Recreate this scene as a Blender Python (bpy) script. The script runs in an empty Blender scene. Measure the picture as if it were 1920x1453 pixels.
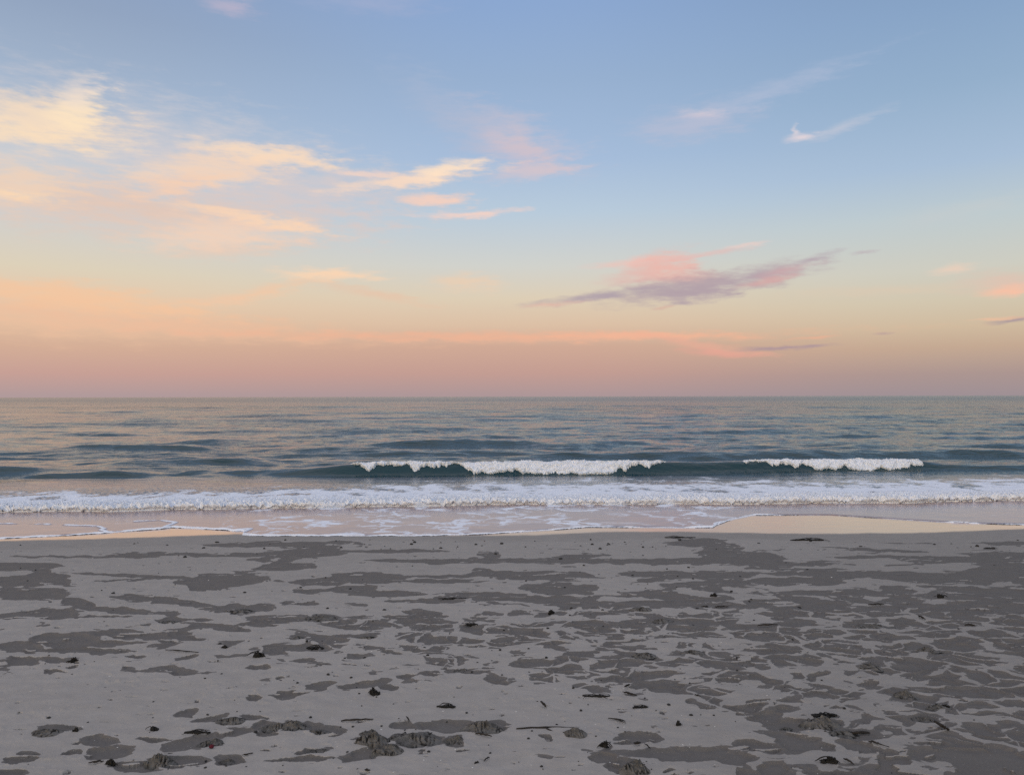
import bpy, math, random
import numpy as np
from mathutils import Matrix, Vector
random.seed(7)
SC = bpy.context.scene
COL = SC.collection
R = math.radians

# ---------------------------------------------------------------- camera
H = 1.8                       # eye height above the flat sand
FPX = 1450.0                  # focal length in pixels of the 1920 wide photo
PITCH, ROLL = R(0.67), R(-0.12)
cam_d = bpy.data.cameras.new('camera')
cam_d.sensor_width = 36.0
cam_d.lens = 36.0 * FPX / 1920.0
cam_d.clip_start, cam_d.clip_end = 0.05, 60000.0
cam = bpy.data.objects.new('camera', cam_d)
CAM_M = Matrix.Translation((0, 0, H)) @ Matrix.Rotation(math.pi / 2 + PITCH, 4, 'X') @ Matrix.Rotation(ROLL, 4, 'Z')
cam.matrix_world = CAM_M
COL.objects.link(cam)
SC.camera = cam
CR = np.array(CAM_M.to_3x3())

def px_dir(px, py):
    px = np.asarray(px, float); py = np.asarray(py, float)
    v = np.stack([(px - 960.0) / FPX, -(py - 726.5) / FPX, -np.ones_like(px)], -1)
    return v @ CR.T
def G(px, py, z=0.0):
    """photo pixel -> point on the level z"""
    d = px_dir(px, py)
    t = (z - H) / d[..., 2]
    return d[..., 0] * t, d[..., 1] * t
def P(x, y, z=0.0):
    """world -> photo pixel"""
    q = np.stack(np.broadcast_arrays(x, y, np.asarray(z) - H), -1) @ CR
    return 960.0 + FPX * q[..., 0] / -q[..., 2], 726.5 - FPX * q[..., 1] / -q[..., 2]
def lin(c):
    f = lambda v: v / 12.92 if v <= 0.04045 else ((v + 0.055) / 1.055) ** 2.4
    return tuple(f(k / 255.0) for k in c[:3]) + (1.0,)

# ---------------------------------------------------------------- exposure, sun
SC.view_settings.view_transform = 'Standard'
SC.view_settings.look = 'None'
SC.view_settings.gamma = 1.0
SC.view_settings.exposure = 0.0
SC.cycles.use_denoising = False
SUN_EL, SUN_AZ = R(8.0), R(205.0)        # afterglow behind the camera, a little to the left
sd = bpy.data.lights.new('sun', 'SUN')
sd.energy = 0.3
sd.angle = R(25)
sd.color = (1.0, 0.9, 0.82)
sun = bpy.data.objects.new('sun', sd)
sv = Vector((math.sin(SUN_AZ) * math.cos(SUN_EL), math.cos(SUN_AZ) * math.cos(SUN_EL), math.sin(SUN_EL)))
sun.rotation_euler = sv.to_track_quat('Z', 'Y').to_euler()
COL.objects.link(sun)

# ---------------------------------------------------------------- node helper
class NT:
    def __init__(self, tree):
        self.t = tree; self.n = tree.nodes; self.l = tree.links
        self.n.clear()
    def set(self, sock, v):
        if hasattr(v, 'is_output'):
            self.l.new(v, sock)
        elif v is not None:
            sock.default_value = v
    def math(self, op, a, b=None, c=None, clamp=False):
        m = self.n.new('ShaderNodeMath'); m.operation = op; m.use_clamp = clamp
        for i, v in enumerate((a, b, c)):
            if v is not None: self.set(m.inputs[i], v)
        return m.outputs[0]
    def vmath(self, op, a, b=None):
        m = self.n.new('ShaderNodeVectorMath'); m.operation = op
        self.set(m.inputs[0], a)
        if b is not None: self.set(m.inputs[1], b)
        return m.outputs['Value'] if op in ('LENGTH', 'DOT_PRODUCT') else m.outputs[0]
    def mix(self, f, a, b):
        m = self.n.new('ShaderNodeMix'); m.data_type = 'RGBA'; m.clamp_factor = True
        self.set(m.inputs[0], f); self.set(m.inputs[6], a); self.set(m.inputs[7], b)
        return m.outputs[2]
    def mapr(self, v, a, b, c=0.0, d=1.0, smooth=True):
        m = self.n.new('ShaderNodeMapRange'); m.interpolation_type = 'SMOOTHSTEP' if smooth else 'LINEAR'
        self.set(m.inputs[0], v)
        for i, k in enumerate((a, b, c, d)): self.set(m.inputs[i + 1], k)
        return m.outputs[0]
    def mapping(self, v, loc=(0, 0, 0), rot=(0, 0, 0), sca=(1, 1, 1), typ='POINT'):
        m = self.n.new('ShaderNodeMapping'); m.vector_type = typ
        self.set(m.inputs[0], v); m.inputs['Location'].default_value = loc
        m.inputs['Rotation'].default_value = rot; m.inputs['Scale'].default_value = sca
        return m.outputs[0]
    def noise(self, v, scale, detail=3, rough=0.55, dist=0.0, dims='3D'):
        m = self.n.new('ShaderNodeTexNoise'); m.noise_dimensions = dims
        self.set(m.inputs['Vector'], v); m.inputs['Scale'].default_value = scale
        m.inputs['Detail'].default_value = detail; m.inputs['Roughness'].default_value = rough
        m.inputs['Distortion'].default_value = dist
        return m.outputs
    def ramp(self, v, stops):
        m = self.n.new('ShaderNodeValToRGB'); self.set(m.inputs[0], v)
        e = m.color_ramp.elements
        while len(e) < len(stops): e.new(0.5)
        for el, (p, c) in zip(e, stops): el.position = p; el.color = c
        return m.outputs[0]
    def comb(self, x, y, z=0.0):
        m = self.n.new('ShaderNodeCombineXYZ')
        for i, v in enumerate((x, y, z)): self.set(m.inputs[i], v)
        return m.outputs[0]
    def sep(self, v):
        m = self.n.new('ShaderNodeSeparateXYZ'); self.set(m.inputs[0], v)
        return m.outputs
    def attr(self, name):
        m = self.n.new('ShaderNodeAttribute'); m.attribute_name = name
        return m.outputs['Fac']
    def bump(self, h, strength, dist, normal=None):
        m = self.n.new('ShaderNodeBump'); self.set(m.inputs['Height'], h)
        m.inputs['Strength'].default_value = strength; m.inputs['Distance'].default_value = dist
        if normal is not None: self.set(m.inputs['Normal'], normal)
        return m.outputs[0]
    def obco(self):
        return self.n.new('ShaderNodeTexCoord').outputs['Object']
    def out(self, s):
        o = self.n.new('ShaderNodeOutputMaterial'); self.l.new(s, o.inputs[0])
    def bsdf(self, base, rough=0.5, ior=1.45, normal=None, spec=None):
        m = self.n.new('ShaderNodeBsdfPrincipled')
        self.set(m.inputs['Base Color'], base); self.set(m.inputs['Roughness'], rough)
        m.inputs['IOR'].default_value = ior
        if spec is not None: self.set(m.inputs['Specular IOR Level'], spec)
        if normal is not None: self.set(m.inputs['Normal'], normal)
        return m.outputs[0]
    def mixs(self, f, a, b):
        m = self.n.new('ShaderNodeMixShader'); self.set(m.inputs[0], f)
        self.l.new(a, m.inputs[1]); self.l.new(b, m.inputs[2])
        return m.outputs[0]

# ---------------------------------------------------------------- sky
world = bpy.data.worlds.new('World')
SC.world = world
world.use_nodes = True
w = NT(world.node_tree)
wdir = w.n.new('ShaderNodeTexCoord').outputs['Generated']
wx, wy, wz = w.sep(wdir)
az = w.math('MULTIPLY', w.math('ARCTAN2', wx, wy), 180 / math.pi)
el = w.math('MULTIPLY', w.math('ARCSINE', wz), 180 / math.pi)

def azel(px, py):
    d = px_dir(px, py); d = d / np.linalg.norm(d)
    return math.degrees(math.atan2(d[0], d[1])), math.degrees(math.asin(d[2]))
EMAX = 36.0
def sky_ramp(px, cols):
    st = []
    for py, c in reversed(cols):
        st.append((max(0.0, min(1.0, azel(px, py)[1] / EMAX)), lin(c)))
    return w.ramp(w.math('DIVIDE', el, EMAX), st)
left = sky_ramp(100, [(-120, (138, 158, 190)), (0, (146, 164, 191)), (150, (163, 181, 204)), (300, (190, 201, 212)), (400, (206, 207, 207)),
        (500, (221, 209, 186)), (560, (230, 201, 172)), (610, (222, 188, 160)), (650, (212, 174, 151)), (700, (199, 160, 150)), (742, (176, 154, 155))])
mid = sky_ramp(960, [(-120, (128, 158, 203)), (0, (139, 167, 208)), (150, (151, 176, 208)), (300, (166, 189, 218)), (400, (185, 203, 219)),
        (500, (209, 210, 204)), (560, (221, 206, 182)), (610, (220, 192, 166)), (650, (208, 170, 150)), (700, (195, 157, 147)), (742, (172, 150, 152))])
right = sky_ramp(1820, [(-120, (128, 155, 190)), (0, (136, 164, 198)), (150, (148, 175, 203)), (300, (168, 190, 214)), (400, (190, 203, 207)),
        (500, (206, 205, 193)), (560, (210, 199, 176)), (610, (208, 187, 160)), (650, (196, 169, 147)), (700, (172, 150, 145)), (742, (158, 144, 149))])
sky = w.mix(w.mapr(az, -33, 0), left, mid)
sky = w.mix(w.mapr(az, 2, 32), sky, right)

# warped direction for the wisps
ae = w.comb(az, el)
nv = w.noise(w.mapping(ae, sca=(0.11, 0.42, 1)), 1.0, 5, 0.6)
nf = w.noise(w.mapping(ae, rot=(0, 0, R(-8)), sca=(0.45, 1.9, 1)), 1.0, 5, 0.62)
warp = w.vmath('MULTIPLY', w.vmath('SUBTRACT', nv['Color'], (0.5, 0.5, 0.5)), (4.5, 1.3, 0))
warp2 = w.vmath('MULTIPLY', w.vmath('SUBTRACT', nf['Color'], (0.5, 0.5, 0.5)), (1.8, 0.55, 0))
aw = w.vmath('ADD', w.vmath('ADD', ae, warp), warp2)
aw_s = w.vmath('ADD', ae, w.vmath('MULTIPLY', w.vmath('SUBTRACT', nf['Color'], (0.5, 0.5, 0.5)), (1.5, 0.5, 0)))
brk = w.math('MULTIPLY', w.math('SUBTRACT', nf['Fac'], 0.5), 1.5)

def puff(sky, cx, cy, rx, ry, rot, col, op, small=False, soft=0.15, grow=1.4):
    a, e = azel(cx, cy)
    k = 180 / math.pi / FPX
    m = w.mapping(aw_s if small else aw, (a, e, 0), (0, 0, R(rot)), (rx * k * math.cos(R(a)) * grow, ry * k * grow, 1), 'TEXTURE')
    d = w.math('ADD', w.vmath('LENGTH', m), brk)
    return w.mix(w.mapr(d, 1.05, soft, 0.0, op), sky, lin(col))

VEILS = [  # broad thin cloud
 (330, 300, 340, 80, -8, (214, 206, 207), .55), (40, 300, 200, 60, 0, (212, 208, 208), .55), (250, 392, 350, 42, 0, (230, 199, 180), .62),
 (580, 360, 210, 50, 0, (211, 201, 202), .55), (960, 262, 120, 40, -18, (207, 194, 203), .5), (840, 215, 100, 40, -35, (172, 184, 208), .4),
 (1300, 228, 100, 26, 6, (189, 190, 209), .55), (1420, 182, 170, 15, 13, (176, 188, 212), .5), (690, 4, 110, 14, 0, (166, 176, 206), .4),
 (80, 585, 330, 34, -3, (239, 195, 162), .55), (360, 612, 320, 20, -3, (236, 189, 158), .55), (930, 632, 480, 9, 0, (238, 181, 151), .65),
 (420, 470, 120, 14, 6, (232, 202, 182), .5), (1890, 532, 80, 18, 0, (226, 193, 177), .55), (870, 530, 65, 14, 0, (238, 206, 176), .55),
 (1650, 545, 150, 9, 0, (222, 200, 176), .35), (1790, 400, 110, 16, 6, (196, 203, 205), .5), (720, 553, 110, 9, -9, (231, 196, 170), .55),
 (470, 548, 120, 10, 12, (244, 199, 165), .6),]
WISPS = [  # lit, well marked cloud
 (80, 228, 135, 36, 0, (249, 222, 192), .9), (150, 213, 50, 30, 20, (255, 230, 195), .85), (150, 172, 40, 20, 40, (238, 221, 208), .65),
 (0, 246, 120, 15, 0, (252, 224, 190), .8), 
 (490, 292, 115, 14, -3, (252, 222, 192), .9), (400, 322, 130, 26, 10, (250, 216, 186), .75), (335, 350, 80, 16, 18, (247, 207, 178), .7),
 (30, 345, 90, 34, 0, (248, 214, 182), .6), (20, 368, 80, 8, 0, (255, 219, 180), .75), (420, 440, 130, 24, 6, (247, 212, 186), .75),
 (470, 411, 130, 8, -6, (253, 215, 182), .85), (780, 338, 140, 11, 9, (254, 220, 192), .9), (852, 317, 58, 12, 14, (255, 227, 198), .95),
 (680, 328, 55, 5, 0, (250, 215, 195), .65), (815, 373, 62, 10, 2, (253, 210, 186), .85), (875, 400, 80, 6, 4, (253, 212, 193), .8),
 (1000, 322, 70, 15, 5, (223, 198, 198), .65), (975, 280, 50, 20, -20, (216, 193, 197), .55), (620, 512, 80, 10, 0, (254, 214, 178), .9),
 (100, 552, 240, 18, -4, (247, 198, 158), .7), (1185, 628, 140, 7, 0, (246, 183, 152), .75), (1310, 646, 110, 9, -9, (236, 174, 152), .6),
 (1350, 662, 70, 7, -3, (236, 166, 150), .6)]
SMALL = [  # small crisp cloud; the broken pink and mauve one at the right
 (1215, 489, 95, 8, 4, (241, 192, 180), .8), (1240, 503, 62, 26, 12, (238, 180, 168), .9), (1295, 522, 62, 14, -4, (232, 176, 167), .8),
 (1310, 479, 85, 5, 5, (223, 191, 186), .65), (1250, 545, 130, 21, 4, (180, 163, 169), .92), (1110, 557, 120, 8, 7, (175, 160, 170), .85),
 (1325, 537, 95, 23, 6, (181, 164, 170), .9), (1435, 515, 90, 19, 7, (180, 163, 171), .9), (1180, 520, 60, 14, 10, (224, 186, 178), .6), (1290, 552, 85, 14, 3, (178, 160, 168), .8), (1468, 508, 48, 9, 12, (206, 168, 170), .65),
 (1440, 527, 55, 6, 8, (222, 172, 165), .6), 
 (1525, 485, 48, 5, 12, (178, 160, 171), .75), (1620, 474, 22, 3, 3, (186, 170, 178), .6), (1400, 460, 40, 4, 5, (240, 206, 196), .6),
 (1245, 577, 22, 2.5, 5, (214, 175, 161), .7), (1035, 571, 55, 4, 4, (229, 182, 166), .65),
 (1468, 652, 75, 4, 1, (168, 145, 156), .9), (1530, 633, 45, 3, 3, (241, 176, 146), .6), (1655, 625, 16, 2.5, 0, (186, 160, 156), .7),
 (1900, 601, 36, 4, 3, (163, 145, 156), .8), (1870, 598, 50, 2, 0, (242, 190, 158), .6), (1890, 545, 48, 9, 4, (250, 193, 165), .9),
 (1790, 505, 42, 7, 4, (241, 208, 186), .65), (1318, 213, 38, 8, -4, (220, 205, 212), .65), (1503, 258, 30, 7, 3, (234, 217, 218), .8),
 (1490, 246, 6, 10, 0, (219, 210, 216), .8), (1578, 240, 66, 9, 15, (195, 199, 213), .65),
 (432, 14, 48, 14, 0, (190, 181, 201), .7),]
for q in VEILS: sky = puff(sky, *q[:6], min(1.0, q[6] * 1.3), soft=-0.1, grow=1.55)
for q in WISPS: sky = puff(sky, *q[:6], q[6] * 0.9, soft=0.1, grow=1.55)
for q in SMALL: sky = puff(sky, *q, small=True, soft=-0.05, grow=1.45)

# overhead and behind the camera: neutral zenith, brightened to light the beach, and the afterglow of the set sun (Nishita)
nish = w.n.new('ShaderNodeTexSky')
nish.sky_type = 'NISHITA'; nish.sun_disc = False
nish.sun_elevation = SUN_EL; nish.sun_rotation = SUN_AZ
nish_s = w.vmath('MULTIPLY', nish.outputs[0], (0.13, 0.13, 0.13))
zen = w.comb(0.92, 0.84, 0.86)
front = w.mix(w.mapr(el, 26, 60), sky, zen)
rear = w.vmath('ADD', nish_s, w.vmath('MULTIPLY', front, (0.7, 0.7, 0.7)))
skyall = w.mix(w.mapr(wy, 0.35, -0.45), front, rear)
bg = w.n.new('ShaderNodeBackground')
w.l.new(skyall, bg.inputs[0]); bg.inputs[1].default_value = 1.0
wo = w.n.new('ShaderNodeOutputWorld'); w.l.new(bg.outputs[0], wo.inputs[0])

# ---------------------------------------------------------------- numpy noise
_rs = np.random.RandomState(11)
_perm = np.tile(_rs.permutation(256), 2)
_ga = _rs.rand(256) * 2 * np.pi
_gx, _gy = np.cos(_ga), np.sin(_ga)
def perlin(x, y):
    x = np.asarray(x, float); y = np.asarray(y, float)
    xi = np.floor(x).astype(int); yi = np.floor(y).astype(int)
    fx = x - xi; fy = y - yi; xi &= 255; yi &= 255
    u = fx * fx * fx * (fx * (fx * 6 - 15) + 10); v = fy * fy * fy * (fy * (fy * 6 - 15) + 10)
    def g(ix, iy, dx, dy):
        h = _perm[_perm[ix & 255] + (iy & 255)]
        return _gx[h] * dx + _gy[h] * dy
    a = g(xi, yi, fx, fy); b = g(xi + 1, yi, fx - 1, fy)
    c = g(xi, yi + 1, fx, fy - 1); d = g(xi + 1, yi + 1, fx - 1, fy - 1)
    return ((a + (b - a) * u) + ((c + (d - c) * u) - (a + (b - a) * u)) * v) * 1.4
def fbm(x, y, o=4, gain=0.5):
    s = 0; a = 1; t = 0
    for i in range(o):
        s = s + a * perlin(x * 2 ** i + 17.3 * i, y * 2 ** i - 9.1 * i); t += a; a *= gain
    return s / t
def billow(x, y, o=4, gain=0.55):
    s = 0; a = 1; t = 0
    for i in range(o):
        s = s + a * np.abs(perlin(x * 2 ** i + 5.7 * i, y * 2 ** i + 3.3 * i)); t += a; a *= gain
    return s / t
def worley(x, y):
    xi = np.floor(x).astype(int); yi = np.floor(y).astype(int)
    f1 = np.full(x.shape, 9.0); f2 = np.full(x.shape, 9.0)
    for dx in (-1, 0, 1):
        for dy in (-1, 0, 1):
            h = _perm[_perm[(xi + dx) & 255] + ((yi + dy) & 255)]
            h2 = _perm[h + 61]
            d = np.hypot(xi + dx + 0.1 + 0.8 * h / 255 - x, yi + dy + 0.1 + 0.8 * h2 / 255 - y)
            n2 = np.where(d < f1, f1, np.minimum(f2, d)); f1 = np.minimum(f1, d); f2 = n2
    return f1, f2
def sst(a, b, x):
    t = np.clip((x - a) / (b - a), 0, 1)
    return t * t * (3 - 2 * t)

def tag(o, label=None, cat=None, group=None, kind=None):
    if label: o['label'] = label
    if cat: o['category'] = cat
    if group: o['group'] = group
    if kind: o['kind'] = kind
    return o
def link(name, me, mat, parent=None):
    o = bpy.data.objects.new(name, me)
    if mat: me.materials.append(mat)
    COL.objects.link(o)
    if parent: o.parent = parent
    return o
def grid_mesh(name, X, Y, Z, attrs={}, keep=None, smooth=True):
    r, c = X.shape
    co = np.stack([X, Y, Z], -1).reshape(-1, 3).astype(np.float32)
    i = np.arange(r * c).reshape(r, c)
    q = np.stack([i[:-1, :-1], i[:-1, 1:], i[1:, 1:], i[1:, :-1]], -1)
    if keep is not None:
        k = keep[:-1, :-1] | keep[:-1, 1:] | keep[1:, 1:] | keep[1:, :-1]
        q = q[k]
    q = q.reshape(-1, 4)
    if keep is not None:
        used = np.unique(q); re = np.full(r * c, -1); re[used] = np.arange(len(used))
        q = re[q]; co = co[used]
    me = bpy.data.meshes.new(name)
    me.vertices.add(len(co)); me.vertices.foreach_set('co', co.ravel())
    me.loops.add(q.size); me.loops.foreach_set('vertex_index', q.ravel().astype(np.int32))
    me.polygons.add(len(q)); me.polygons.foreach_set('loop_start', np.arange(0, q.size, 4, dtype=np.int32))
    me.polygons.foreach_set('use_smooth', np.full(len(q), smooth))
    me.update(calc_edges=True)
    for k, v in attrs.items():
        v = np.broadcast_to(v, (r, c)).reshape(-1)
        if keep is not None: v = v[used]
        a = me.attributes.new(k, 'FLOAT', 'POINT'); a.data.foreach_set('value', v.astype(np.float32))
    return me
def material(name):
    m = bpy.data.materials.new(name); m.use_nodes = True
    return m, NT(m.node_tree)
def curve(pts, px):
    p = np.array(pts, float)
    return np.interp(px, p[:, 0], p[:, 1])

# ---------------------------------------------------------------- materials of the setting
FOAM = (0.72, 0.76, 0.84, 1)
def water_normal(m, k=1.0):
    co = m.obco()
    chop = m.attr('chop')
    n1 = m.noise(m.mapping(co, rot=(0, 0, R(6)), sca=(0.8, 2.6, 1)), 1.0, 4, 0.6)['Fac']
    n2 = m.noise(m.mapping(co, rot=(0, 0, R(-9)), sca=(3.0, 9.0, 1)), 1.0, 3, 0.6)['Fac']
    yy = m.sep(co)[1]
    n3 = m.noise(m.mapping(co, rot=(0, 0, R(4)), sca=(0.16, 0.5, 1)), 1.0, 4, 0.6)['Fac']
    b0 = m.bump(m.math('MULTIPLY', n3, m.mapr(yy, 40, 500, 0.0, 1.8, False)), 0.45 * k, 0.5)
    n4 = m.noise(m.mapping(co, rot=(0, 0, R(-5)), sca=(0.55, 0.42, 1)), 1.0, 5, 0.65)['Fac']
    b0 = m.bump(m.math('MULTIPLY', n4, m.math('MULTIPLY', chop, m.mapr(yy, 18, 60, 0.0, 1.0, False))), 0.55 * k, 0.45, b0)
    b = m.bump(m.math('MULTIPLY', n1, m.math('MULTIPLY', chop, m.mapr(yy, 20, 300, 1.0, 2.5, False))), 0.65 * k, 0.12, b0)
    return m.bump(m.math('MULTIPLY', n2, chop), 0.85 * k, 0.04, b)
mat_sea, m = material('sea_water')
yy = m.sep(m.obco())[1]
m.out(m.bsdf((0.010, 0.042, 0.058, 1), m.mapr(yy, 40, 320, 0.045, 0.22, False), 1.33, water_normal(m)))

def foam_bsdf(m, normal=None):
    return m.bsdf(FOAM, 0.75, 1.33, normal, 0.2)
mat_surf, m = material('surf_water')
fo = m.attr('foam')
co = m.obco()
fn = m.noise(m.mapping(co, sca=(1, 1.6, 1)), 14, 5, 0.65)['Fac']
fm = m.mapr(m.math('ADD', fo, m.math('MULTIPLY', m.math('SUBTRACT', fn, 0.5), 0.9)), 0.36, 0.62)
fb = m.bump(m.noise(co, 40, 4, 0.7)['Fac'], 0.5, 0.02)
m.out(m.mixs(fm, m.bsdf((0.13, 0.15, 0.19, 1), 0.12, 1.33, water_normal(m, 0.5)), foam_bsdf(m, fb)))

mat_crest, m = material('white_foam')
co = m.obco()
m.out(foam_bsdf(m, m.bump(m.noise(co, 45, 4, 0.7)['Fac'], 0.6, 0.02)))

def wet_shader(m, base, normal, amount=1.9, rough=0.05, tint=(1.0, 0.84, 0.75, 1)):
    fr = m.n.new('ShaderNodeFresnel'); fr.inputs['IOR'].default_value = 1.34
    g = m.n.new('ShaderNodeBsdfGlossy'); g.inputs['Roughness'].default_value = rough
    g.inputs['Color'].default_value = tint
    d = m.n.new('ShaderNodeBsdfDiffuse'); m.set(d.inputs['Color'], base)
    if normal is not None:
        m.set(g.inputs['Normal'], normal); m.set(fr.inputs['Normal'], normal); m.set(d.inputs['Normal'], normal)
    return m.mixs(m.math('MULTIPLY', fr.outputs[0], amount, clamp=True), d.outputs[0], g.outputs[0])
mat_swash, m = material('swash_film')
fo = m.attr('foam')
co = m.obco()
fn = m.noise(co, 22, 4, 0.65)['Fac']
fm = m.mapr(m.math('ADD', fo, m.math('MULTIPLY', m.math('SUBTRACT', fn, 0.5), 0.40)), 0.26, 0.66)
fb = m.bump(m.noise(m.mapping(co, sca=(1, 2, 1)), 7, 3, 0.5)['Fac'], 0.12, 0.015)
m.out(m.mixs(fm, wet_shader(m, (0.225, 0.185, 0.20, 1), fb, 1.3, 0.22, (0.93, 0.86, 0.86, 1)), foam_bsdf(m)))

mat_sand, m = material('beach_sand')
dk = m.attr('dark'); wet = m.attr('wet'); ton = m.attr('tone')
co = m.obco()
g1 = m.noise(co, 60, 3, 0.6)['Fac']
g2 = m.noise(m.mapping(co, sca=(1, 1.6, 1)), 7, 4, 0.6)['Fac']
g3 = m.noise(co, 420, 2, 0.6)['Fac']
dmask = m.mapr(m.math('ADD', dk, m.math('MULTIPLY', m.math('SUBTRACT', g1, 0.5), 0.06)), -0.015, 0.015)
light = m.mix(ton, (0.305, 0.286, 0.268, 1), (0.232, 0.217, 0.203, 1))
dark = m.mix(ton, (0.124, 0.114, 0.107, 1), (0.114, 0.105, 0.098, 1))
colr = m.mix(dmask, light, dark)
var = m.math('ADD', m.math('MULTIPLY', g2, 0.36), m.math('MULTIPLY', g3, 0.5))
gr1 = m.noise(m.mapping(co, loc=(3, 7, 0)), 120, 2, 0.7)['Fac']; gr2 = m.noise(m.mapping(co, loc=(9, 2, 0)), 85, 3, 0.7)['Fac']
colr = m.mix(m.mapr(gr1, 0.66, 0.74, 0, 0.45), colr, (0.46, 0.45, 0.43, 1))
colr = m.mix(m.mapr(gr2, 0.66, 0.72, 0, 0.65), colr, (0.05, 0.048, 0.046, 1))
vm = m.vmath('MULTIPLY', colr, m.comb(*(m.math('ADD', var, 0.57),) * 3))
bp = m.bump(g3, 0.25, 0.004, m.bump(g1, 0.25, 0.01))
dry = m.bsdf(vm, 0.75, 1.4, bp, 0.25)
wf = wet_shader(m, (0.19, 0.142, 0.128, 1), m.bump(m.noise(m.mapping(co, sca=(1, 2.5, 1)), 3, 4, 0.6)['Fac'], 0.12, 0.02), 1.95, 0.14)
m.out(m.mixs(m.mapr(wet, 0.2, 0.8), dry, wf))

# ---------------------------------------------------------------- shore lines read as ground positions
FOOT = [(-900, 968), (0, 962), (300, 958), (640, 952), (960, 948), (1280, 947), (1600, 945), (1920, 940), (2800, 930)]
EDGE = [(-900, 1030), (0, 1010), (130, 1004), (205, 999), (300, 992), (320, 989), (420, 994), (446, 997), (452, 1003), (480, 1005), (640, 1005), (780, 1005), (900, 1002),
        (1000, 996), (1060, 992), (1100, 988.5), (1180, 989), (1280, 990), (1338, 989), (1350, 984), (1385, 973), (1415, 966), (1560, 966), (1700, 975), (1800, 981), (1920, 984), (2800, 992)]
WETL = [(-900, 1030), (0, 1014), (300, 1006.5), (440, 1001), (520, 1003), (850, 1004), (1000, 1003), (1130, 997), (1280, 996.5), (1400, 999), (1560, 1000.5), (1750, 998), (1920, 991), (2800, 985)]
DAMP = [(-900, 1050), (0, 1030), (180, 1026), (380, 1020), (520, 1014), (640, 1013), (900, 1014), (1010, 1017), (1080, 1016), (1150, 1012), (1280, 1009), (1500, 1011), (1700, 1017), (1920, 1015), (2800, 1015)]

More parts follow.
